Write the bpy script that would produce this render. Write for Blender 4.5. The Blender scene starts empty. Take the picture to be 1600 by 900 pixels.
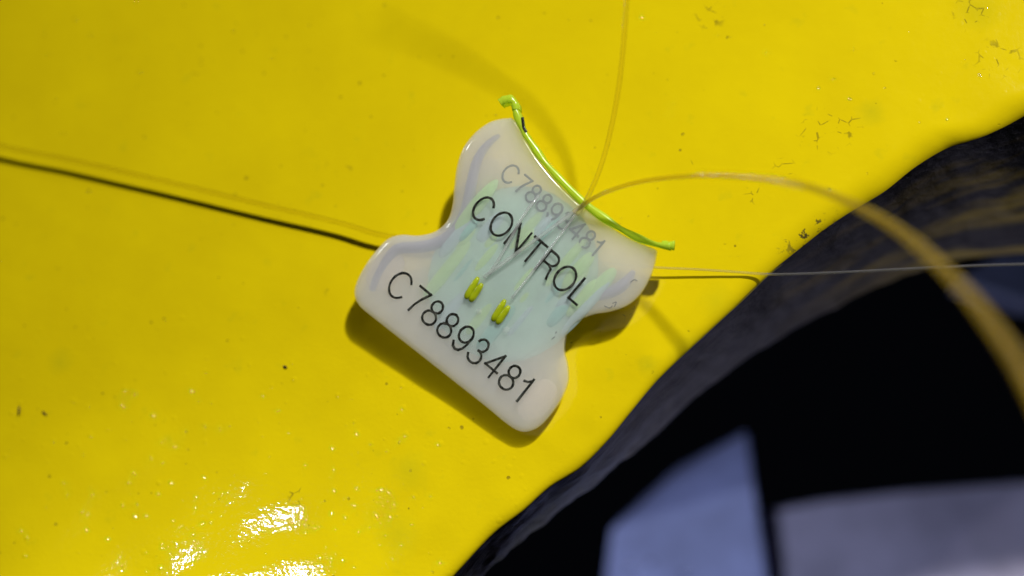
import bpy, bmesh, math, random
from mathutils import Vector, Matrix, noise
random.seed(7)

# ------------------------------------------------------------------ units
# The seal is about 2 cm long.  Layout is noted in "steps" of 0.06 mm.
PX = 0.00006
SC = bpy.context.scene
COL = SC.collection

# ------------------------------------------------------------------ camera
DIST = 1930.0
CX, CY = 387.0, -480.0                      # camera foot relative to the aim point
CH = math.sqrt(DIST * DIST - CX * CX - CY * CY)
CAM = Vector((CX, CY, CH))
FWD = (-CAM).normalized()
UPV = (Vector((0, 1, 0)) - FWD * FWD.y).normalized()
RGT = FWD.cross(UPV)
cam_d = bpy.data.cameras.new('camera')
cam_d.sensor_width = 36.0
cam_d.lens = 36.0 * DIST / 1600.0
cam_d.clip_start = 0.004
cam_d.clip_end = 5.0
cam_d.dof.use_dof = True
cam_d.dof.focus_distance = (DIST - 70) * PX
cam_d.dof.aperture_fstop = (cam_d.lens * 0.001) / (74 * PX)
cam_o = bpy.data.objects.new('camera', cam_d)
COL.objects.link(cam_o)
m = Matrix((RGT, UPV, -FWD)).transposed().to_4x4()
m.translation = CAM * PX
cam_o.matrix_world = m
SC.camera = cam_o

def U(u, v, z=0.0):
    """point of the place seen at (u, v) that stands z steps above the plate"""
    d = FWD * DIST + RGT * (u - 800.0) + UPV * (450.0 - v)
    t = (z - CAM.z) / d.z
    return (CAM + d * t) * PX

# ------------------------------------------------------------------ world + lamps
world = bpy.data.worlds.new('World')
SC.world = world
world.use_nodes = True
bg = world.node_tree.nodes['Background']
bg.inputs['Color'].default_value = (0.55, 0.65, 1.0, 1)
bg.inputs['Strength'].default_value = 0.0015

def lamp(name, pos, aim, watts, radius, colour, spread=180):
    d = bpy.data.lights.new(name, 'AREA')
    d.shape = 'DISK'
    d.size = radius * 2 * PX
    d.energy = watts
    d.color = colour
    d.spread = math.radians(spread)
    o = bpy.data.objects.new(name, d)
    COL.objects.link(o)
    p = Vector(pos) * PX
    o.location = p
    o.rotation_euler = (Vector(aim) * PX - p).to_track_quat('-Z', 'Y').to_euler()
    return o

lamp('work_lamp', (2650, 2950, 5000), (470, -1100, 0), 0.345, 180, (1.0, 0.98, 0.94), 80)
lamp('glint_lamp', (-1522, -540, 2600), (-450, -780, 0), 0.0037, 48, (0.92, 0.96, 1.0), 30)  # unseen narrow-beam lamp added for the glints at lower left
lamp('rim_streak_lamp', (-3500, 2500, 1500), (0, 0, 0), 0.0095, 300, (0.95, 0.98, 1.0), 60)  # unseen low side lamp added for the gloss streak on the seal's rim
lamp('cool_fill', (60, -740, -220), (240, -350, -1300), 0.030, 60, (0.68, 0.77, 1.0))  # unseen fill added below plate level to brighten the cut edge and bracket

SC.view_settings.view_transform = 'Standard'
SC.view_settings.look = 'None'
SC.view_settings.exposure = 0.0
SC.view_settings.gamma = 1.0
SC.render.engine = 'CYCLES'
cy = SC.cycles
cy.use_denoising = True
cy.caustics_reflective = False
cy.caustics_refractive = False
cy.max_bounces = 16
cy.diffuse_bounces = 4
cy.glossy_bounces = 4
cy.transmission_bounces = 10
cy.transparent_max_bounces = 16
cy.volume_bounces = 12
cy.sample_clamp_indirect = 6.0
cy.use_adaptive_sampling = False

# ------------------------------------------------------------------ helpers
def link(name, mesh, mat, parent=None, smooth=True, **props):
    o = bpy.data.objects.new(name, mesh)
    COL.objects.link(o)
    if mat:
        mesh.materials.append(mat)
    if smooth:
        mesh.polygons.foreach_set('use_smooth', [True] * len(mesh.polygons))
    if parent:
        o.parent = parent
        o.matrix_parent_inverse = parent.matrix_world.inverted()
    for k, v in props.items():
        o[k] = v
    return o

def pyd(name, vs, fs):
    me = bpy.data.meshes.new(name)
    me.from_pydata([tuple(v) for v in vs], [], fs)
    me.update()
    return me

def empty(name, loc, **props):
    o = bpy.data.objects.new(name, None)
    COL.objects.link(o)
    o.location = loc
    o.empty_display_size = 0.002
    for k, v in props.items():
        o[k] = v
    bpy.context.view_layer.update()
    return o

def catmull(pts, per=8, closed=False):
    pts = [Vector(p) for p in pts]
    n = len(pts)
    out = []
    rng = range(n if closed else n - 1)
    for i in rng:
        if closed:
            p0, p1, p2, p3 = pts[(i - 1) % n], pts[i], pts[(i + 1) % n], pts[(i + 2) % n]
        else:
            p1, p2 = pts[i], pts[i + 1]
            p0 = pts[i - 1] if i > 0 else p1 * 2 - p2
            p3 = pts[i + 2] if i + 2 < n else p2 * 2 - p1
        for k in range(per):
            t = k / per
            out.append(0.5 * ((2 * p1) + (p2 - p0) * t + (2 * p0 - 5 * p1 + 4 * p2 - p3) * t * t
                              + (3 * p1 - p0 - 3 * p2 + p3) * t ** 3))
    if not closed:
        out.append(pts[-1])
    return out

def tube_mesh(name, path, rad, seg=14, caps=True, squash=None):
    """round tube along a path; rad is a number or a function of 0..1"""
    n = len(path)
    vs, fs = [], []
    tan = [(path[min(i + 1, n - 1)] - path[max(i - 1, 0)]).normalized() for i in range(n)]
    ref = Vector((0, 0, 1)) if abs(tan[0].z) < 0.9 else Vector((1, 0, 0))
    a = tan[0].cross(ref).normalized()
    for i in range(n):
        a = (a - tan[i] * a.dot(tan[i])).normalized()
        b = tan[i].cross(a)
        r = rad(i / (n - 1)) if callable(rad) else rad
        for k in range(seg):
            w = 2 * math.pi * k / seg
            vs.append(path[i] + a * (math.cos(w) * r) + b * (math.sin(w) * r))
    for i in range(n - 1):
        for k in range(seg):
            k2 = (k + 1) % seg
            fs.append((i * seg + k, i * seg + k2, (i + 1) * seg + k2, (i + 1) * seg + k))
    if caps:
        fs.append(tuple(range(seg - 1, -1, -1)))
        fs.append(tuple((n - 1) * seg + k for k in range(seg)))
    return pyd(name, vs, fs)

class NT:
    def __init__(self, name):
        self.m = bpy.data.materials.new(name)
        self.m.use_nodes = True
        self.t = self.m.node_tree
        self.t.nodes.clear()
        self.out = self.t.nodes.new('ShaderNodeOutputMaterial')
    def n(self, kind, ins=None, **attr):
        nd = self.t.nodes.new('ShaderNode' + kind)
        for k, v in attr.items():
            setattr(nd, k, v)
        for k, v in (ins or {}).items():
            self.set(nd, k, v)
        return nd
    def set(self, nd, k, v):
        sock = nd.inputs[k]
        if isinstance(v, bpy.types.NodeSocket):
            self.t.links.new(v, sock)
        elif hasattr(v, 'outputs'):
            self.t.links.new(v.outputs[0], sock)
        else:
            if sock.type == 'RGBA' and len(v) == 3:
                v = (*v, 1)
            sock.default_value = v
    def math(self, op, a, b=0.0, c=0.0, clamp=False):
        nd = self.n('Math', operation=op, use_clamp=clamp)
        for i, x in enumerate((a, b, c)):
            self.set(nd, i, x)
        return nd.outputs[0]
    def mix(self, f, a, b):
        nd = self.n('Mix', data_type='RGBA')
        self.set(nd, 0, f); self.set(nd, 6, a); self.set(nd, 7, b)
        return nd.outputs[2]
    def ramp(self, f, a, b):
        nd = self.n('MapRange', clamp=True)
        self.set(nd, 0, f); self.set(nd, 1, a); self.set(nd, 2, b)
        return nd.outputs[0]
    def coord(self, scale):
        tc = self.n('TexCoord')
        mp = self.n('Mapping')
        self.set(mp, 0, tc.outputs['Object'])
        mp.inputs['Scale'].default_value = (scale,) * 3 if not hasattr(scale, '__len__') else scale
        return mp.outputs[0]
    def noise(self, vec, s, detail=3.0, rough=0.5):
        nd = self.n('TexNoise', {'Vector': vec, 'Scale': s, 'Detail': detail, 'Roughness': rough})
        return nd.outputs['Fac']
    def done(self, surf=None, vol=None):
        if surf is not None: self.t.links.new(surf.outputs[0], self.out.inputs['Surface'])
        if vol is not None: self.t.links.new(vol.outputs[0], self.out.inputs['Volume'])
        return self.m

# ------------------------------------------------------------------ materials
def mat_paint():
    N = NT('yellow_gloss_paint')
    v = N.coord(1000.0)                                      # millimetres
    blot = N.noise(v, 0.09, 4, 0.6)
    fine = N.noise(v, 1.6, 4, 0.6)
    col = N.mix(N.ramp(blot, 0.35, 0.7), (0.73, 0.560, 0.003), (0.79, 0.615, 0.003))
    green = N.math('MULTIPLY', N.ramp(N.noise(v, 0.42, 3, 0.55), 0.64, 0.80), 0.30)
    for (px, py, rad, amt) in ((640, 735, 2.2, 0.30), (622, 835, 2.6, 0.30), (1082, 548, 2.4, 0.35), (1012, 572, 1.2, 0.4), (1120, 470, 2.0, 0.25), (1530, 15, 2.5, 0.3), (1360, 175, 1.6, 0.35), (95, 565, 1.6, 0.3)):
        c = U(px, py, 0) * 1000.0
        ds = N.n('VectorMath', {0: v, 1: (c.x, c.y, 0)}, operation='DISTANCE').outputs['Value']
        sm = N.math('MULTIPLY', N.ramp(N.math('ADD', ds, N.math('MULTIPLY', N.noise(v, 0.9, 3, 0.6), 1.6)), rad + 0.8, 0.8), amt)
        green = N.math('MAXIMUM', green, sm)
    col = N.mix(green, col, (0.42, 0.42, 0.01))
    # pin-holes and dirt grains, thinly strewn
    vo = N.n('TexVoronoi', {'Vector': v, 'Scale': 0.85}, feature='F1')
    sep = N.n('SeparateColor', {0: vo.outputs['Color']})
    pick = N.math('GREATER_THAN', sep.outputs[0], 0.62)
    rad = N.math('MULTIPLY_ADD', sep.outputs[1], 0.13, 0.04)
    hole = N.math('MULTIPLY', N.math('LESS_THAN', vo.outputs['Distance'], rad), pick)
    soft = N.ramp(fine, 0.42, 0.62)
    hole = N.math('MULTIPLY', hole, soft)
    col = N.mix(N.math('MULTIPLY', hole, 0.65), col, (0.13, 0.085, 0.01))
    # scuffed crazing in a few places
    cr = N.n('TexVoronoi', {'Vector': v, 'Scale': 0.9}, feature='DISTANCE_TO_EDGE')
    crm = N.math('LESS_THAN', cr.outputs['Distance'], 0.045)
    zone = N.ramp(N.noise(v, 0.13, 2, 0.5), 0.68, 0.72)
    for (px, py, rad) in ((1285, 205, 2.6), (1320, 198, 2.0), (1560, 92, 2.4), (1110, 24, 1.8), (1178, 303, 1.1), (1225, 265, 1.3), (1520, 20, 2.2)):
        c = U(px, py, 0) * 1000.0
        ds = N.n('VectorMath', {0: v, 1: (c.x, c.y, 0)}, operation='DISTANCE').outputs['Value']
        zone = N.math('MAXIMUM', zone, N.ramp(ds, rad, rad * 0.5))
    crk = N.math('MULTIPLY', N.math('MULTIPLY', crm, zone), N.ramp(N.noise(v, 1.1, 2, 0.5), 0.5, 0.6))
    col = N.mix(N.math('MULTIPLY', crk, 0.6), col, (0.16, 0.12, 0.01))
    lp = N.n('Attribute', attribute_name='lip').outputs['Fac']
    c1 = U(1262, 362, 0) * 1000.0
    spot = N.ramp(N.n('VectorMath', {0: v, 1: (c1.x, c1.y, 0)}, operation='DISTANCE').outputs['Value'], 3.6, 1.2)
    band = N.ramp(N.math('ADD', lp, N.math('MULTIPLY', N.noise(v, 0.5, 3, 0.6), -46.0)), -1.0, -5.0)
    chip = N.math('MULTIPLY', N.math('MULTIPLY', spot, band), N.ramp(N.noise(v, 1.5, 4, 0.65), 0.55, 0.62))
    col = N.mix(N.math('MULTIPLY', chip, 0.9), col, (0.035, 0.028, 0.018))
    # relief: long lazy flow, short orange peel, dust nibs under the paint
    h1 = N.math('MULTIPLY', N.noise(v, 0.34, 2, 0.45), 0.05)
    vn = N.n('TexVoronoi', {'Vector': v, 'Scale': 0.9}, feature='F1')
    sp = N.n('SeparateColor', {0: vn.outputs['Color']})
    xyz = N.n('SeparateXYZ', {0: v})
    dusty = N.math('MULTIPLY_ADD', N.math('MULTIPLY', N.ramp(xyz.outputs[0], 14.0, -8.0), N.ramp(xyz.outputs[1], 2.0, -8.0)), 0.8, 0.2)
    h2 = N.math('MULTIPLY', N.noise(v, 2.6, 2, 0.5), N.math('MULTIPLY_ADD', dusty, 0.018, 0.004))
    pk = N.math('MULTIPLY', N.math('MULTIPLY', N.math('POWER', sp.outputs[2], 0.85), dusty), N.math('MULTIPLY_ADD', N.ramp(N.noise(v, 0.22, 3, 0.6), 0.42, 0.62), 0.3, 0.7))
    rr = N.math('MULTIPLY_ADD', sp.outputs[0], 0.17, 0.14)
    dq = N.math('DIVIDE', vn.outputs['Distance'], rr)
    nb = N.math('SUBTRACT', 1.0, N.math('MULTIPLY', dq, dq), clamp=True)
    h3 = N.math('MULTIPLY', N.math('MULTIPLY', nb, pk), N.math('MULTIPLY', rr, 0.15))
    h4 = N.math('MULTIPLY', hole, -0.03)
    h = N.math('ADD', N.math('ADD', h1, h2), N.math('ADD', h3, h4))
    bump = N.n('Bump', {'Height': h, 'Distance': 0.001, 'Strength': 1.0})
    p = N.n('BsdfPrincipled', {'Base Color': col, 'Roughness': N.math('MULTIPLY_ADD', fine, 0.03, 0.05),
                               'IOR': 1.5, 'Normal': bump})
    return N.done(p)

def mat_edge():
    N = NT('flame_cut_edge')
    v = N.coord(1000.0)
    at = N.n('Attribute', attribute_name='run')
    sx = N.n('SeparateXYZ', {0: at.outputs['Vector']})
    strk = N.n('CombineXYZ', {0: N.math('MULTIPLY', sx.outputs[0], 0.9), 1: N.math('MULTIPLY', sx.outputs[1], 9.0), 2: 0.0})
    st = N.noise(strk.outputs[0], 1.0, 5, 0.65)
    col = N.mix(N.ramp(st, 0.40, 0.68), (0.005, 0.004, 0.0035), (0.074, 0.062, 0.052))
    # yellow overspray that ran down the cut, more of it along the far stretch
    strk2 = N.n('CombineXYZ', {0: N.math('MULTIPLY', sx.outputs[0], 0.075), 1: N.math('MULTIPLY', sx.outputs[1], 1.9), 2: 3.0})
    oz = N.noise(strk2.outputs[0], 1.0, 3, 0.5)
    far = N.ramp(sx.outputs[0], 74.0, 98.0)
    over = N.math('MULTIPLY', N.ramp(oz, 0.46, 0.74), far)
    low = N.ramp(sx.outputs[1], 0.25, 0.55)
    over = N.math('MULTIPLY', over, low)
    col = N.mix(over, col, (0.78, 0.50, 0.03))
    bump = N.n('Bump', {'Height': N.math('MULTIPLY', st, 0.25), 'Distance': 0.001, 'Strength': 0.8})
    p = N.n('BsdfPrincipled', {'Base Color': col, 'Roughness': 0.42, 'Metallic': 0.15, 'Normal': bump})
    return N.done(p)

def mat_milky():
    N = NT('milky_polypropylene')
    v = N.coord(1000.0)
    nz = N.noise(v, 0.45, 3, 0.5)
    bump = N.n('Bump', {'Height': N.math('MULTIPLY', N.noise(v, 0.35, 2, 0.5), 0.10), 'Distance': 0.001, 'Strength': 0.6})
    tr = N.n('BsdfTransparent', {'Color': (1, 1, 1)})
    df = N.n('BsdfDiffuse', {'Color': (0.60, 0.68, 0.74), 'Normal': bump})
    mx = N.n('MixShader', {0: N.math('MULTIPLY_ADD', nz, 0.12, 0.03), 1: tr, 2: df})
    gl = N.n('BsdfGlossy', {'Color': (1, 1, 1), 'Roughness': 0.13, 'Normal': bump})
    fr = N.n('Fresnel', {'IOR': 1.45, 'Normal': bump})
    ge = N.n('NewGeometry')
    fac = N.math('MULTIPLY', fr, N.math('SUBTRACT', 1.0, ge.outputs['Backfacing']))
    mx2 = N.n('MixShader', {0: fac, 1: mx, 2: gl})
    vs = N.n('VolumeScatter', {'Color': (0.950, 0.978, 0.972), 'Density': 1250.0, 'Anisotropy': 0.2})
    return N.done(mx2, vs)

def mat_nylon(name, tint, body, clear, c=(0.85, 0.70, 0.24)):
    N = NT(name)
    g = N.n('BsdfRefraction', {'Color': tint, 'Roughness': 0.05, 'IOR': 1.5})
    t = N.n('BsdfTransparent', {'Color': tint})
    mx = N.n('MixShader', {0: clear, 1: g, 2: t})
    dd = N.n('MixShader', {0: 0.5, 1: N.n('BsdfTranslucent', {'Color': c}), 2: N.n('BsdfDiffuse', {'Color': c})})
    mx = N.n('MixShader', {0: body, 1: mx, 2: dd})
    gl = N.n('BsdfGlossy', {'Color': (1, 1, 1), 'Roughness': 0.07})
    ge = N.n('NewGeometry')
    fr = N.math('MULTIPLY', N.n('Fresnel', {'IOR': 1.5}).outputs[0], N.math('SUBTRACT', 1.0, ge.outputs['Backfacing']))
    mx = N.n('MixShader', {0: fr, 1: mx, 2: gl})
    return N.done(mx)

def mat_plain(name, colour, rough=0.4, spec=0.5, trans=0.0, var=0.0, scale=0.5, metallic=0.0):
    N = NT(name)
    v = N.coord(1000.0)
    c = N.mix(N.noise(v, scale, 3, 0.55), tuple(x * (1 - var) for x in colour), tuple(min(1, x * (1 + var)) for x in colour))
    p = N.n('BsdfPrincipled', {'Base Color': c, 'Roughness': rough, 'Specular IOR Level': spec, 'Metallic': metallic})
    if trans:
        t = N.n('BsdfTranslucent', {'Color': c})
        p = N.n('MixShader', {0: trans, 1: p, 2: t})
    return N.done(p)

def mat_ink():
    N = NT('black_print')
    v = N.coord(1000.0)
    c = N.mix(N.ramp(N.noise(v, 3.0, 3, 0.6), 0.45, 0.75), (0.014, 0.015, 0.012), (0.11, 0.115, 0.095))
    b = N.n('Bump', {'Height': N.math('MULTIPLY', N.noise(v, 5.0, 2, 0.5), 0.05), 'Distance': 0.001, 'Strength': 1.0})
    return N.done(N.n('BsdfPrincipled', {'Base Color': c, 'Roughness': 0.22, 'Normal': b}))

def mat_bluepaint(name, colour, nibs):
    N = NT(name)
    v = N.coord(1000.0)
    c = N.mix(N.ramp(N.noise(v, 0.11, 4, 0.6), 0.3, 0.7), tuple(x * 0.75 for x in colour), tuple(x * 1.15 for x in colour))
    h = N.math('MULTIPLY', N.noise(v, 0.5, 3, 0.5), nibs)
    b = N.n('Bump', {'Height': h, 'Distance': 0.001, 'Strength': 1.0})
    p = N.n('BsdfPrincipled', {'Base Color': c, 'Roughness': 0.6, 'Normal': b})
    return N.done(p)

M_PAINT, M_EDGE, M_MILK = mat_paint(), mat_edge(), mat_milky()
M_LINE = mat_nylon('clear_nylon_line', (0.97, 0.95, 0.88), 0.01, 0.0)
M_TAIL = mat_nylon('clear_nylon_tail', (0.99, 0.975, 0.90), 0.08, 0.70, (0.95, 0.66, 0.05))  # a faint share of the plate's reflected yellow is in its colour
M_ARC = mat_nylon('plate_tinted_nylon_arc', (0.99, 0.975, 0.90), 0.26, 0.6, (1.0, 0.68, 0.02))  # clear nylon; yellow light off the plate is put into its colour
M_THIN = mat_nylon('thin_silvery_line', (0.95, 0.94, 0.88), 0.12, 0.55, (0.80, 0.80, 0.78))
M_STRAND = mat_nylon('clear_nylon_strand', (0.995, 0.995, 0.99), 0.26, 0.85, (0.94, 0.96, 0.95))
M_INK = mat_ink()
M_INK2 = mat_plain('grey_print', (0.05, 0.07, 0.085), 0.5, 0.3)
M_GREEN = mat_plain('fluorescent_green_acrylic', (0.72, 0.93, 0.06), 0.18, 0.5, 0.45, 0.12, 0.6)
M_CORE = mat_plain('green_tinted_core', (0.58, 0.80, 0.68), 0.4, 0.3, 0.35, 0.25, 0.35)
M_RIB = mat_plain('pale_green_rib', (0.66, 0.88, 0.48), 0.4, 0.3, 0.4, 0.1, 0.5)
M_RIB2 = mat_plain('bluish_white_rib', (0.64, 0.78, 0.80), 0.4, 0.3, 0.4, 0.1, 0.5)
M_WALL = mat_plain('lavender_shell_wall', (0.52, 0.51, 0.60), 0.4, 0.3, 0.4, 0.15, 0.2)
M_RIB3 = mat_plain('teal_rib', (0.46, 0.75, 0.68), 0.4, 0.3, 0.4, 0.1, 0.5)
M_PLATE_TINT = mat_plain('warm_plate_light', (0.94, 0.85, 0.68), 0.5, 0.3, 0.4, 0.08, 0.4)  # warm colour stands in for yellow plate light showing through the lobes
M_PRONG = mat_plain('yellow_green_prong', (0.52, 0.62, 0.012), 0.22, 0.5, 0.3, 0.3, 2.0)
M_BLUE = mat_bluepaint('blue_grey_paint', (0.30, 0.33, 0.60), 0.10)
M_DIM = mat_bluepaint('dim_blue_paint', (0.10, 0.11, 0.19), 0.06)
M_GREY = mat_bluepaint('grey_violet_paint', (0.46, 0.42, 0.58), 0.06)

# ------------------------------------------------------------------ yellow plate with its cut-out
E_DIR = Vector((0.78, 0.626, 0)); E_DIR.normalize()
N_DIR = Vector((E_DIR.y, -E_DIR.x, 0))                        # towards the cut-out
edge_top = [(-250, 1830), (0, 1610), (300, 1330), (480, 1130), (600, 1010), (680, 930), (722, 885), (768, 836), (815, 800), (858, 762), (905, 732), (948, 690),
            (985, 645), (1022, 600), (1062, 560), (1105, 520), (1150, 478), (1200, 430), (1245, 393), (1290, 358), (1335, 328),
            (1382, 300), (1430, 262), (1478, 233), (1515, 221), (1550, 208), (1600, 182), (1700, 120), (1850, 20), (2100, -150)]
edge_low = [(-150, 1830), (100, 1610), (400, 1330), (560, 1150), (660, 1020), (722, 945), (762, 893), (800, 858), (838, 828), (882, 792), (920, 765), (955, 738),
            (995, 704), (1035, 668), (1075, 632), (1120, 596), (1165, 562), (1215, 531), (1265, 502), (1320, 472), (1375, 446),
            (1430, 425), (1480, 411), (1530, 402), (1575, 397), (1620, 394), (1680, 390), (1780, 380), (1950, 350), (2200, 280)]
depth = [120 + 380 * min(1, max(0, (i - 5) / 16)) for i in range(len(edge_top))]
top_w = catmull([U(a, b, -10) for a, b in edge_top], 12)
low_w = catmull([U(a, b, -d) for (a, b), d in zip(edge_low, depth)], 12)
NS = len(top_w)

plate = None
def build_plate():
    ANG = (0, 12, 24, 36, 48, 60, 72, 84)
    R = 12 * PX
    ts = [R * (1 - math.cos(math.radians(a))) for a in ANG]
    zs = [-R * (1 - math.sin(math.radians(a))) for a in ANG]
    t = ts[-1]; step = 6 * PX
    while t < 3000 * PX:
        t += step
        step = min(step * 1.05, 14 * PX) if t < 1500 * PX else 60 * PX
        ts.append(t); zs.append(0)
    vs, fs, lip = [], [], []
    nt = len(ts)
    for i, p in enumerate(top_w):
        q = p.copy(); q.z = 0
        far = min(1.0, max(0.0, (q.dot(E_DIR) / PX - 150) / 350))
        rs = (1.0 + 1.1 * far) * (1.0 + 0.35 * noise.noise(Vector((q.dot(E_DIR) / PX / 70, 3.3, 1))))
        for ti, (t, z) in enumerate(zip(ts, zs)):
            if ti < len(ANG): t, z = t * rs * 1.5, z * rs
            else: t += 12 * PX * (rs * 1.5 - 1) * math.exp(-(t - R) / (60 * PX))
            w = q - N_DIR * t
            wx = w / PX
            lim = min(1, t / (60 * PX))
            hh = noise.noise(Vector((wx.x / 210, wx.y / 210, 0.3))) * 1.6 * lim
            r2 = (wx * 1.0)
            a = r2.dot(E_DIR) / 115; b = r2.dot(N_DIR) / 58
            reg = max(0, min(1, (-wx.y - 40) / 300)) * max(0, min(1, (250 - wx.x) / 400))
            hh += noise.noise(Vector((a, b, 5.1))) * (0.35 + 3.6 * reg) * lim
            # brush sag near the lip
            near = math.exp(-((t / PX - 34) / 26) ** 2)
            hh += near * (2.0 * noise.noise(Vector((r2.dot(E_DIR) / 60, 0.0, 9))))
            vs.append((w.x, w.y, z + hh * PX)); lip.append(t / PX)
    for i in range(NS - 1):
        for k in range(nt - 1):
            a = i * nt + k
            fs.append((a, a + 1, a + nt + 1, a + nt))
    face = pyd('painted_face', vs, fs)
    face.flip_normals() if face.polygons[len(face.polygons) // 2].normal.z < 0 else None
    la = face.attributes.new('lip', 'FLOAT', 'POINT')
    la.data.foreach_set('value', lip)
    root = empty('steel_plate', U(700, 400, 0), label='glossy yellow painted steel plate with a dark curved cut-out edge',
                 category='plate')
    link('painted_face', face, M_PAINT, root)
    # cut edge
    vs, fs, run = [], [], []
    NW = 26
    L = 0
    for i in range(NS):
        if i: L += (top_w[i] - top_w[i - 1]).length
        a = top_w[i].copy(); a.z = -12 * PX
        b = low_w[i]
        for k in range(NW):
            f = k / (NW - 1)
            p = a.lerp(b, f)
            if k: 
                wob = noise.noise(Vector((L / PX / 90, f * 3.0, 2))) * 7 + noise.noise(Vector((L / PX / 25, f * 9.0, 7))) * 2.5
                p = p + N_DIR * wob * PX * min(1, f * 6)
            else:
                p = p - N_DIR * 1.0 * PX
            vs.append(p); run.append((L * 1000 - 40, f * 3, 0))
    # underside
    for i in range(NS):
        b = low_w[i]
        vs.append(b - N_DIR * 30 * PX - Vector((0, 0, 20 * PX))); run.append((0, 3, 0))
        c = top_w[i] - N_DIR * 3000 * PX
        vs.append(Vector((c.x, c.y, b.z - 20 * PX))); run.append((0, 3, 0))
    base = NS * NW
    for i in range(NS - 1):
        for k in range(NW - 1):
            a = i * NW + k
            fs.append((a, a + NW, a + NW + 1, a + 1))
        e = i * NW + NW - 1
        u = base + i * 2
        fs.append((e, e + NW, u + 2, u))
        fs.append((u, u + 2, u + 3, u + 1))
    me = pyd('cut_edge', vs, fs)
    at = me.attributes.new('run', 'FLOAT_VECTOR', 'POINT')
    at.data.foreach_set('vector', [c for r in run for c in r])
    link('cut_edge', me, M_EDGE, root, label='dark steel cut edge with yellow overspray streaks')
    return root
plate = build_plate()

# ------------------------------------------------------------------ things in the dark below
def prism(name, pts_top, drop, mat, parent=None, bev=6, **props):
    """a solid with the given upper outline (world points) and a thickness"""
    bm = bmesh.new()
    a = [bm.verts.new(p) for p in pts_top]
    b = [bm.verts.new(p + drop) for p in pts_top]
    n = len(a)
    bm.faces.new(a); bm.faces.new(b[::-1])
    for i in range(n):
        bm.faces.new((a[i], b[i], b[(i + 1) % n], a[(i + 1) % n]))
    bmesh.ops.recalc_face_normals(bm, faces=bm.faces)
    bmesh.ops.bevel(bm, geom=list(bm.edges), offset=bev * PX, segments=3, affect='EDGES', profile=0.6)
    me = bpy.data.meshes.new(name); bm.to_mesh(me); bm.free()
    return link(name, me, mat, parent, smooth=False, **props)

def bracket():
    """one bent plate: a sloping web folded down into a front flange"""
    top = [U(955, 826, -1404), U(1177, 757, -1404), U(1166, 674, -1460), U(1060, 731, -1460),
           U(1206, 960, -1460), U(1218, 1080, -1490), U(938, 1080, -1490), U(946, 900, -1435)]
    dn = Vector((0, 0, -90 * PX))
    vs = top + [p + dn for p in top]
    fs = [(0, 1, 2, 3), (0, 7, 6, 5, 4, 1), (11, 10, 9, 8), (9, 12, 13, 14, 15, 8)]
    rim = [0, 3, 2, 1, 4, 5, 6, 7]
    for k in range(8):
        a, b = rim[k], rim[(k + 1) % 8]
        fs.append((a, b, b + 8, a + 8))
    me = pyd('steel_bracket', vs, fs)
    bm = bmesh.new(); bm.from_mesh(me)
    bmesh.ops.recalc_face_normals(bm, faces=bm.faces)
    bmesh.ops.bevel(bm, geom=list(bm.edges), offset=5 * PX, segments=2, affect='EDGES')
    bm.to_mesh(me); bm.free()
    return link('steel_bracket', me, M_BLUE, None, smooth=False, label='blurred blue-grey angled bracket end below the cut-out', category='bracket')
BRACKET = bracket()
prism('steel_ledge', [U(a, b, -1640) for a, b in ((1080, 826), (1180, 802), (1280, 783), (1400, 769), (1600, 753), (1850, 738), (1850, 1150), (1080, 1150))],
      Vector((0, 0, -120 * PX)), M_GREY, None, 12, label='wide blurred violet-grey steel ledge behind the bracket', category='ledge')
prism('steel_block', [U(a, b, -1000) for a, b in ((1492, 436), (1560, 392), (1800, 372), (1800, 490), (1600, 470))],
      Vector((0, 0, -150 * PX)), M_DIM, None, 14, label='dim blue-grey steel block past the far end of the cut edge', category='block')

# ------------------------------------------------------------------ the seal
P_BL, P_B, P_R = U(555, 465, 74), U(815, 672, 36), U(1015, 430, 74)
FN = (P_B - P_BL).cross(P_R - P_BL).normalized()
if FN.z < 0: FN = -FN
AU = (P_B - P_BL).normalized()
AV = FN.cross(AU)
def F(u, v, lift=0.0):
    """world point on the seal's front plane seen at (u, v), lifted along its normal (steps)"""
    d = FWD * DIST + RGT * (u - 800.0) + UPV * (450.0 - v)
    c = CAM * PX
    o = P_BL + FN * lift * PX
    t = (o - c).dot(FN) / d.dot(FN)
    return c + d * t

outline = [(797, 182), (778, 183), (757, 190), (735, 207), (718, 230), (709, 258), (705, 288), (702, 318), (694, 342), (676, 359), (650, 366),
           (622, 365), (600, 372), (581, 391), (563, 416), (551, 440), (548, 458), (555, 475), (569, 488), (600, 512.5), (640, 544), (680, 575.5), (720, 607), (757, 636.5),
           (784, 659), (804, 672), (822, 675), (842, 666), (861, 645), (877, 620), (886, 595), (885, 570), (880, 546), (884, 522), (899, 503),
           (925, 491), (953, 486), (980, 476), (1000, 458), (1013, 436), (1022, 411), (1026, 392)]
arc_top = [(1026, 392), (1019, 387), (985, 373), (948, 350), (910, 322), (875, 289), (845, 254), (822, 219), (808, 192), (797, 182)]
def dense(pts, per): return catmull([Vector((a, b, 0)) for a, b in pts], per)
loop = dense(outline, 6)[:-1] + dense(arc_top, 6)[:-1]
THK = 34.0

seal = empty('security_seal', F(790, 440, -THK), label='milky translucent plastic security seal lettered CONTROL C78893481', category='seal')

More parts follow.
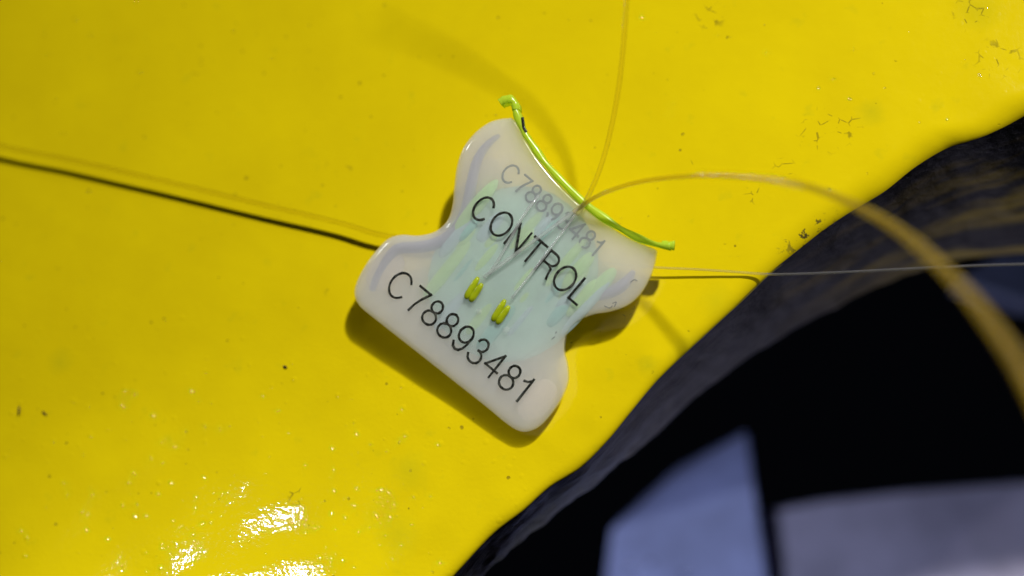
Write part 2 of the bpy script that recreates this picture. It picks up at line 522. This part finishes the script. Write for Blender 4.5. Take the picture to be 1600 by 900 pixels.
def build_housing():
    pts = [F(p.x, p.y, 0) for p in loop]
    n = len(pts)
    nrm = []
    for i in range(n):
        d = (pts[(i + 1) % n] - pts[i - 1])
        nn = d.cross(FN).normalized()
        nrm.append(nn)
    cen = sum(pts, Vector()) / n
    if sum((pts[i] - cen).dot(nrm[i]) for i in range(n)) < 0:
        nrm = [-x for x in nrm]
    for _ in range(2):
        nrm = [(nrm[i - 1] + nrm[i] * 2 + nrm[(i + 1) % n]).normalized() for i in range(n)]
    tc = CAM.normalized(); tc = (tc - FN * tc.dot(FN)).normalized()
    n_out = len(dense(outline, 6)) - 1
    from mathutils.geometry import delaunay_2d_cdt
    ax, ay = AU, AV
    o0 = pts[0]
    P2 = [Vector(((p - o0).dot(ax) / PX, (p - o0).dot(ay) / PX)) for p in pts]
    def radius(i):
        if i >= n_out: return 5.0
        k = nrm[i].dot(tc)
        return 10.0 - 4.0 * k if k > 0 else 10.0 + 12.0 * -k
    RR = [radius(i) for i in range(n)]
    for _ in range(6):
        RR = [(RR[i - 1] + 2 * RR[i] + RR[(i + 1) % n]) / 4 for i in range(n)]
    def near(q):
        best, bi = 1e9, 0
        for i in range(n):
            a = P2[i]; b = P2[(i + 1) % n]
            ab = b - a
            t = max(0.0, min(1.0, (q - a).dot(ab) / max(1e-9, ab.dot(ab))))
            d = (q - a - ab * t).length
            if d < best: best, bi = d, i
        return best, bi
    def inside(q):
        c = False
        for i in range(n):
            a = P2[i]; b = P2[(i + 1) % n]
            if (a.y > q.y) != (b.y > q.y) and q.x < (b.x - a.x) * (q.y - a.y) / (b.y - a.y) + a.x: c = not c
        return c
    n2 = [Vector((v.dot(ax), v.dot(ay))).normalized() for v in nrm]
    coords = list(P2); hts = [-RR[i] for i in range(n)]
    def height(d, R):
        if d >= R: return 0.0
        return -(R - math.sqrt(max(0.0, R * R - (R - d) ** 2)))
    for ins in (0.35, 1.0, 2.0, 3.4, 5.2, 7.5, 10.5, 14.5, 19.5):
        for i in range(n):
            q = P2[i] - n2[i] * ins
            if not inside(q): continue
            d, bi = near(q)
            if d < ins * 0.93: continue
            coords.append(q); hts.append(height(d, RR[bi]))
    xs = [q.x for q in P2]; ys = [q.y for q in P2]
    y = min(ys) + 3
    while y < max(ys):
        x = min(xs) + 3
        while x < max(xs):
            q = Vector((x, y))
            if inside(q):
                d, bi = near(q)
                if d > 22:
                    coords.append(q)
                    hts.append(0.35 * noise.noise(Vector((x / 38, y / 38, 4))))
            x += 7
        y += 7
    res = delaunay_2d_cdt(coords, [(i, (i + 1) % n) for i in range(n)], [], 1, 1e-5)
    rv, rf, orig = res[0], res[2], res[3]
    vs, fs = [], []
    for k, q in enumerate(rv):
        src = orig[k][0] if orig[k] else 0
        vs.append(o0 + ax * q.x * PX + ay * q.y * PX + FN * hts[src] * PX)
    where = {}
    for k, oo in enumerate(orig):
        for x in oo:
            if x < n: where[x] = k
    fs = [tuple(f) for f in rf]
    prev = [where[i] for i in range(n)]
    for st in ((0.0, 0.5), (1.0, 0.86), (1.6, 0.96)):
        ring = []
        for i in range(n):
            tap = 2.0 + 15.0 * max(0.0, nrm[i].dot(tc))
            off = -tap * min(1.0, st[0]) - (4.0 if st[0] > 1.0 else 0.0)
            dz = -RR[i] + (-THK + RR[i]) * (st[1] if st[0] < 1.6 else 1.0)
            vs.append(pts[i] + nrm[i] * off * PX + FN * dz * PX)
            ring.append(len(vs) - 1)
        for i in range(n):
            k = (i + 1) % n
            fs.append((prev[i], prev[k], ring[k], ring[i]))
        prev = ring
    fs.append(tuple(prev))
    bm = bmesh.new()
    me = pyd('housing', vs, fs)
    bm.from_mesh(me)
    bmesh.ops.triangulate(bm, faces=[f for f in bm.faces if len(f.verts) > 4])
    bmesh.ops.recalc_face_normals(bm, faces=bm.faces)
    bm.to_mesh(me); bm.free()
    return link('housing', me, M_MILK, seal)
housing = build_housing()

# the moulded wall inside, showing as a darker lavender band a little way in from the edge
def inner_wall(span):
    pts = [F(p.x, p.y, 0) for p in loop]
    n = len(pts)
    cen = sum(pts, Vector()) / n
    out = []
    n_out = len(dense(outline, 6)) - 1
    for i in range(*span):
        d = (pts[(i + 4) % n] - pts[i - 4]).cross(FN).normalized()
        if d.dot(pts[i] - cen) < 0 and i < 0: d = -d
        out.append((pts[i], d))
    sgn = 1 if sum(d.dot(p - cen) for p, d in out) > 0 else -1
    path = [p - d * sgn * (24 + 5 * math.sin(i * 0.09)) * PX - FN * 17 * PX for i, (p, d) in enumerate(out)]
    for _ in range(12):
        path = [path[0]] + [(path[i - 1] + path[i] * 2 + path[i + 1]) / 4 for i in range(1, len(path) - 1)] + [path[-1]]
    return link('inner_wall', tube_mesh('inner_wall', path, lambda f: (9.5 * math.sin(math.pi * (0.03 + 0.94 * f)) ** 0.5) * PX, 14), M_WALL, seal)
inner_wall((8, 98))
inner_wall((206, 236))

# lettering: single-stroke glyphs, cap height 1
def ell(cx, cy, rx, ry, a0, a1, n=22):
    return [(cx + rx * math.cos(math.radians(a0 + (a1 - a0) * i / n)), cy + ry * math.sin(math.radians(a0 + (a1 - a0) * i / n))) for i in range(n + 1)]
G = {
    'C': (0.84, [ell(0.40, 0.5, 0.40, 0.52, 38, 322)]),
    'O': (0.86, [ell(0.43, 0.5, 0.43, 0.52, 90, 450, 30)]),
    'N': (0.70, [[(0.02, 0), (0.02, 1)], [(0.02, 1), (0.68, 0)], [(0.68, 0), (0.68, 1)]]),
    'T': (0.70, [[(0, 1), (0.70, 1)], [(0.35, 1), (0.35, 0)]]),
    'R': (0.66, [[(0.02, 0), (0.02, 1)], [(0.02, 1), (0.30, 1)] + ell(0.36, 0.745, 0.27, 0.255, 90, -90, 12) + [(0.02, 0.49)],
                 [(0.36, 0.49), (0.55, 0.40), (0.60, 0.15), (0.66, 0)]]),
    'L': (0.50, [[(0.02, 1), (0.02, 0)], [(0.02, 0), (0.50, 0)]]),
    '7': (0.54, [[(0, 0.98), (0.54, 0.98)], [(0.54, 0.98), (0.36, 0.62), (0.25, 0.30), (0.20, 0)]]),
    '8': (0.56, [ell(0.28, 0.765, 0.22, 0.235, 90, 450, 24), ell(0.28, 0.265, 0.28, 0.265, 90, 450, 26)]),
    '9': (0.56, [ell(0.28, 0.68, 0.27, 0.32, 0, 360, 26), [(0.55, 0.68), (0.545, 0.42), (0.50, 0.18), (0.40, 0.03), (0.27, -0.01), (0.13, 0.04), (0.04, 0.19)]]),
    '3': (0.56, [ell(0.27, 0.755, 0.22, 0.245, 165, -90, 16) , ell(0.27, 0.255, 0.27, 0.265, 90, -165, 18)]),
    '4': (0.58, [[(0.43, 0), (0.43, 1)], [(0.43, 1), (0.0, 0.31)], [(0.0, 0.31), (0.58, 0.31)]]),
    '1': (0.30, [[(0.02, 0.75), (0.15, 0.80), (0.24, 0.92)], [(0.27, 1), (0.27, 0)]]),
}
def stroke(bm, pts, w, org, ex, ey, thick):
    """flat pen stroke with round ends and a little relief"""
    P = [Vector((x, y)) for x, y in pts]
    n = len(P)
    up = FN * thick
    ring_prev = None
    for i in range(n):
        d = (P[min(i + 1, n - 1)] - P[max(i - 1, 0)])
        sharp = 1.0
        if 0 < i < n - 1:
            a = (P[i] - P[i - 1]).normalized(); b = (P[i + 1] - P[i]).normalized()
            c = max(0.35, math.sqrt(max(0, (1 + a.dot(b)) / 2)))
            sharp = 1 / c
        d.normalize()
        s = Vector((-d.y, d.x)) * (w / 2 * sharp * random.uniform(0.86, 1.12))
        q = P[i]
        if i == 0: q = q - d * (w / 2)
        if i == n - 1: q = q + d * (w / 2)
        l = org + ex * (q.x + s.x) + ey * (q.y + s.y)
        r = org + ex * (q.x - s.x) + ey * (q.y - s.y)
        ring = [bm.verts.new(l), bm.verts.new(l * 0.8 + r * 0.2 + up), bm.verts.new(r * 0.8 + l * 0.2 + up), bm.verts.new(r)]
        if ring_prev:
            for k in range(3):
                bm.faces.new((ring_prev[k], ring[k], ring[k + 1], ring_prev[k + 1]))
        ring_prev = ring

def lettering(text, start, end, cap_px, w_px, lift, mat, gap=0.215):
    a, b = F(*start, lift), F(*end, lift)
    ex = (b - a).normalized()
    ey = FN.cross(ex)
    total = sum(G[c][0] for c in text) + gap * (len(text) - 1)
    cap = cap_px * PX
    hor = (b - a).length / total
    x = 0.0
    grp = empty('lettering', a)
    grp.parent = seal
    grp.matrix_parent_inverse = seal.matrix_world.inverted()
    for ch in text:
        bm = bmesh.new()
        for si, st in enumerate(G[ch][1]):
            jit = [(px + random.uniform(-.004, .004), py + random.uniform(-.004, .004)) for px, py in st]
            # work in units of the cap height so that pen width is even
            pts = [(px * hor / cap, py) for px, py in jit]
            stroke(bm, pts, w_px / cap_px, a + ex * x * hor + FN * si * 0.12 * PX, ex * cap, ey * cap, 0.8 * PX)
        me = bpy.data.meshes.new('letter'); bm.to_mesh(me); bm.free()
        for p in me.polygons: pass
        o = link('letter' if ch.isalpha() else 'digit', me, mat, grp, smooth=False)
        x += G[ch][0] + gap
    return grp
l1 = lettering('CONTROL', (733, 332), (901, 476), 37, 3.9, 0.5, M_INK)
l2 = lettering('C78893481', (601, 452), (809, 627), 40, 3.9, 0.5, M_INK)
l3 = lettering('C78893481', (780, 276), (926, 400), 28, 3.4, -9.5, M_INK2)
l3['label'] = 'faded grey number seen through the milky plastic'

# fluorescent insert: rim along the hollow top edge, core and ribs inside
def blade(name, pts, top, low, half, mat, parent, wob=0.0):
    """upright strip following pts (image places on the front plane)"""
    path = [F(a, b, 0) for a, b in pts]
    path = catmull(path, 6)
    n = len(path)
    vs, fs = [], []
    prof = []
    for k in range(12):
        w = 2 * math.pi * k / 12
        c, s = math.cos(w), math.sin(w)
        prof.append((math.copysign(abs(c) ** 0.4, c), math.copysign(abs(s) ** 0.4, s)))
    for i in range(n):
        t = (path[min(i + 1, n - 1)] - path[max(i - 1, 0)]).normalized()
        sd = t.cross(FN).normalized()
        hw = half * (1 + wob * noise.noise(Vector((i * 0.21, half, 1.7))))
        for c, s in prof:
            vs.append(path[i] + sd * (c * hw * PX) + FN * (((top + low) / 2 + s * (top - low) / 2) * PX))
    for i in range(n - 1):
        for k in range(12):
            k2 = (k + 1) % 12
            fs.append((i * 12 + k, i * 12 + k2, (i + 1) * 12 + k2, (i + 1) * 12 + k))
    fs.append(tuple(range(11, -1, -1))); fs.append(tuple((n - 1) * 12 + k for k in range(12)))
    return link(name, pyd(name, vs, fs), mat, parent)

rim_pts = [(803, 165), (809, 183), (818, 205), (829, 222), (850, 252), (879, 284), (913, 317), (951, 345), (988, 367), (1024, 381), (1048, 384)]
insert = blade('insert_rim', rim_pts, 3.5, -22, 5.0, M_GREEN, seal, 0.5)
insert['label'] = 'bright fluorescent green rim along the hollow top edge'
tab = blade('hook_tab', [(806, 172), (804, 161), (797, 155), (788, 156), (781, 160)], 4, -24, 6.2, M_GREEN, insert, 0.4)
tip = blade('end_tip', [(1034, 381), (1043, 382), (1053, 383)], 2, -20, 6.0, M_GREEN, insert, 0.4)
ink = blade('ink_smear', [(817, 184), (818, 193), (819, 200), (823, 207)], 4.5, 1, 2.0, M_INK, insert)
ink.hide_render = False

def local(u, v, lift):
    """seal coordinates: u along the lettering, v towards the hollow edge, from the middle of the body (steps)"""
    o = F(790, 440, 0)
    eu = (F(902, 478, 0) - F(733, 333, 0)).normalized()
    ev = FN.cross(eu)
    return o + eu * u * PX + ev * v * PX + FN * lift * PX
def slab(name, u0, u1, v0, v1, top, low, mat, parent, bev=4):
    bm = bmesh.new()
    q = [local(u0, v0, top), local(u1, v0, top), local(u1, v1, top), local(u0, v1, top)]
    a = [bm.verts.new(p) for p in q]; b = [bm.verts.new(p + FN * (low - top) * PX) for p in q]
    bm.faces.new(a); bm.faces.new(b[::-1])
    for i in range(4): bm.faces.new((a[i], b[i], b[(i + 1) % 4], a[(i + 1) % 4]))
    bmesh.ops.recalc_face_normals(bm, faces=bm.faces)
    bmesh.ops.bevel(bm, geom=list(bm.edges), offset=bev * PX, segments=3, affect='EDGES', profile=0.5)
    me = bpy.data.meshes.new(name); bm.to_mesh(me); bm.free()
    return link(name, me, mat, parent)
def mound(name, u0, u1, v0, v1, top, low, mat, parent, sq=2.6, K=9, S=28):
    """pillow with thin edges: the milk above it thickens towards the rim"""
    vs, fs = [], []
    cu, cv, ru, rv = (u0 + u1) / 2, (v0 + v1) / 2, (u1 - u0) / 2, (v1 - v0) / 2
    for side in (1, -1):
        for k in range(K):
            a = math.pi / 2 * k / (K - 1)
            for j in range(S):
                w = 2 * math.pi * j / S
                c, q = math.cos(w), math.sin(w)
                x = math.copysign(abs(c) ** (2 / sq), c); y = math.copysign(abs(q) ** (2 / sq), q)
                z = (low + top) / 2 + side * math.sin(a) * (top - low) / 2
                vs.append(local(cu + x * ru * math.cos(a), cv + y * rv * math.cos(a), z))
        b = 0 if side == 1 else K * S
        for k in range(K - 1):
            for j in range(S):
                j2 = (j + 1) % S
                f = (b + k * S + j, b + k * S + j2, b + (k + 1) * S + j2, b + (k + 1) * S + j)
                fs.append(f if side == 1 else f[::-1])
    return link(name, pyd(name, vs, fs), mat, parent)
core = mound('core', -128, 120, -122, 150, -6.5, -31, M_CORE, seal, 2.15)
rr = random.Random(5)
RIBM = (M_RIB, M_RIB2, M_RIB3, M_RIB)
for q in range(30):
    u = -118 + 240 * (q + rr.uniform(0.1, 0.9)) / 30
    v = rr.uniform(-80, 105)
    ln = rr.uniform(22, 62); w = rr.uniform(5, 12)
    if u < -90 or u > 95: v = rr.uniform(0, 75)
    tp = rr.uniform(-8.0, -4.2)
    mound('rib', u - w, u + w, v - ln, min(v + ln, 128), tp, tp - 12, RIBM[q % 4], core, rr.uniform(2.0, 2.8), 6, 18)
EU = (local(1, 0, 0) - local(0, 0, 0)).normalized(); EV = (local(0, 1, 0) - local(0, 0, 0)).normalized()
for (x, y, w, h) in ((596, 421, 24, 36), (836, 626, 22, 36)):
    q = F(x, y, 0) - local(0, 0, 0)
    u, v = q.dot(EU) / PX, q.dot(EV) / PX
    mound('plate_light_tint', u - w, u + w, v - h, v + h, -13.0, -27, M_PLATE_TINT, seal, 2.3, 7, 20)  # mound added to tint the lobe like plate light, no moulded part

# two yellow-green prongs in their pockets, with moulded bosses beside them
def prong_pair(a, b):
    A, B = Vector((*a, 0)), Vector((*b, 0))
    d = (B - A).normalized(); s = Vector((-d.y, d.x, 0))
    root = empty('prong', F(*a, 0)); root.parent = seal; root.matrix_parent_inverse = seal.matrix_world.inverted()
    for k in (-1, 1):
        p = [A + s * 4.0 * k, A + s * 4.4 * k + d * 9, A + s * 4.6 * k + d * 20, B + s * 5.2 * k + d * (0 if k < 0 else -5)]
        path = catmull([F(q.x, q.y, -1.8) for q in p], 5)
        r = lambda f: 5.6 * PX * (1 - 0.55 * abs(2 * f - 1) ** 4)
        link('tine', tube_mesh('tine', path, r, 10), M_PRONG, root)
    return root
prong_pair((731, 469), (752, 436))
prong_pair((773, 504), (794, 471))

def dome(name, at, r, h, mat, parent, lift=-3.0):
    vs, fs = [], []
    o = F(*at, lift)
    K, S = 7, 20
    for k in range(K):
        a = math.pi / 2 * k / (K - 1)
        for j in range(S):
            w = 2 * math.pi * j / S
            vs.append(o + AU * (math.cos(w) * math.cos(a) * r * PX) + AV * (math.sin(w) * math.cos(a) * r * PX) + FN * (math.sin(a) * h * PX - 1.0 * PX * (k == 0)))
    for k in range(K - 1):
        for j in range(S):
            j2 = (j + 1) % S
            fs.append((k * S + j, k * S + j2, (k + 1) * S + j2, (k + 1) * S + j))
    return link(name, pyd(name, vs, fs), mat, parent)
M_BOSS = mat_plain('clear_boss', (0.62, 0.70, 0.68), 0.08, 0.6, 0.4, 0.05)
dome('boss', (748, 487), 5, 2.4, M_STRAND, seal)
dome('boss', (791, 516), 5, 2.4, M_STRAND, seal)

# ------------------------------------------------------------------ nylon line
def line(name, pts, rad, mat, per=14, **props):
    path = catmull(pts, per)
    return link(name, tube_mesh(name, path, rad, 16), mat, None, **props)
line('sealing_line', [U(-420, 140, 25), U(-200, 183, 25), U(0, 228, 26), U(110, 250, 26), U(260, 284, 27), U(420, 322, 26), U(530, 348, 26), U(600, 368, 26),
                      U(720, 385, 24), U(790, 393, 22)],
     4.0 * PX, M_LINE, label='clear nylon line with a black shadow, running to the seal from the far left', category='line')
line('sealing_line', [U(830, 399, 21), U(1000, 416, 18), U(1090, 421, 13), U(1150, 425, 8), U(1210, 428.5, 4),
                      U(1300, 426, 4), U(1400, 421, 6), U(1500, 416, 8), U(1620, 412, 8), U(1900, 404, 8)],
     1.8 * PX, M_THIN, label='thin silvery line leaving the seal and crossing the dark cut-out', category='line')

line('line_tail', [F(896, 332, 7), F(905, 325, 9), U(940, 303, 135), U(1000, 284, 162), U(1080, 275, 202),
                   U(1150, 276, 244), U(1250, 289, 305), U(1340, 323, 375), U(1420, 372, 450), U(1500, 447, 530), U(1560, 522, 585), U(1604, 590, 625), U(1700, 780, 700)],
     lambda f: (3.3 + 4.0 * min(1, max(0, (f - 0.4) / 0.4))) * PX, M_ARC, label='clear nylon tail arching over the cut-out towards the viewer', category='line', group='loose line tails')
line('line_tail', [F(901, 335, 9), F(908, 326, 12), U(926, 292, 130), U(945, 240, 148), U(962, 165, 177), U(972, 92, 209), U(979, 0, 252),
                   U(985, -120, 320), U(975, -280, 405), U(950, -470, 510), U(925, -720, 640), U(880, -1060, 800)],
     3.7 * PX, M_TAIL, label='clear nylon tail rising straight up from the hollow edge', category='line', group='loose line tails')
line('line_strand', [F(757, 433, 0), F(766, 426, 3.5), F(800, 401, 5), F(850, 365, 6), F(897, 331, 8), F(912, 319, 12)],
     2.8 * PX, M_STRAND, label='clear strand running from the first yellow-green prong to the hollow edge', category='line')
line('line_strand', [F(800, 466, 0), F(806, 458, 3.0), F(830, 428, 4), F(872, 372, 5), F(900, 334, 10)],
     2.0 * PX, M_STRAND, label='faint clear strand running from the second prong to the hollow edge', category='line')
line('line_strand', [F(764, 428, 1), F(776, 411, 3.5), F(795, 378, 4), F(815, 342, 4), F(832, 318, 3), F(842, 306, -6)],
     2.4 * PX, M_STRAND, label='short clear strand lying over the letters O and N', category='line')

# metal beads added on the bracket only to make glints
def bead(name, at, z, r, mat, parent):
    bm = bmesh.new()
    bmesh.ops.create_uvsphere(bm, u_segments=14, v_segments=8, radius=r * PX)
    for v in bm.verts:
        v.co.z *= 0.6 + 0.1 * noise.noise(v.co * 9000)
        v.co.x *= 1.0 + 0.25 * noise.noise(Vector((at[0], v.co.y * 4000, 1)))
    me = bpy.data.meshes.new(name); bm.to_mesh(me); bm.free()
    o = link(name, me, mat, None)
    o.location = U(*at, z)
    if parent:
        bpy.context.view_layer.update()
        o.parent = parent; o.matrix_parent_inverse = parent.matrix_world.inverted()
    return o
M_BEAD = mat_plain('glint_bead_metal', (0.8, 0.82, 0.9), 0.12, 0.5, 0.0, 0.1, 1.0, 1.0)
for at, r in (((985, 884), 7), ((1016, 879), 8), ((1068, 896), 7), ((975, 822), 5)):
    bead('glint_bead', at, -1425, r, M_BEAD, BRACKET)

# dark flecks of dirt lying on the paint
M_DIRT = mat_plain('dark_dirt', (0.045, 0.02, 0.008), 0.6, 0.3, 0.0, 0.3, 3.0)
def fleck(a, b, w, label):
    p = [U(*a, 1.2), (U(*a, 1.6) + U(*b, 1.6)) / 2 + Vector((0.4 * PX, 0, 0.5 * PX)), U(*b, 1.2)]
    path = catmull(p, 5)
    me = tube_mesh('dirt_fleck', path, lambda f: w * PX * (0.35 + 0.65 * math.sin(math.pi * (0.15 + 0.7 * f))), 8)
    link('dirt_fleck', me, M_DIRT, None, label=label, category='dirt fleck', group='dark flecks on the paint')
fleck((30, 635), (29, 649), 1.9, 'upright dark fleck on the yellow paint, leftmost of the three flecks')
fleck((66, 643), (73, 649), 1.6, 'small slanting dark fleck beside the upright fleck')
fleck((443, 572), (448, 575), 2.1, 'round dark fleck on the paint between the seal\'s shadow and the glints')

# small scuffs on the seal's shoulder
M_SCUFF = mat_plain('grey_scuff', (0.22, 0.23, 0.24), 0.6, 0.2)
for pts in (((944, 478), (952, 481), (957, 478)), ((957, 474), (963, 472), (960, 479)), ((862, 530), (867, 526)), ((868, 521), (870, 518)), ((985, 441), (991, 437), (996, 439))):
    path = catmull([F(a, b, 0.2) for a, b in pts], 5)
    link('scuff', tube_mesh('scuff', path, 0.7 * PX, 6), M_SCUFF, seal)
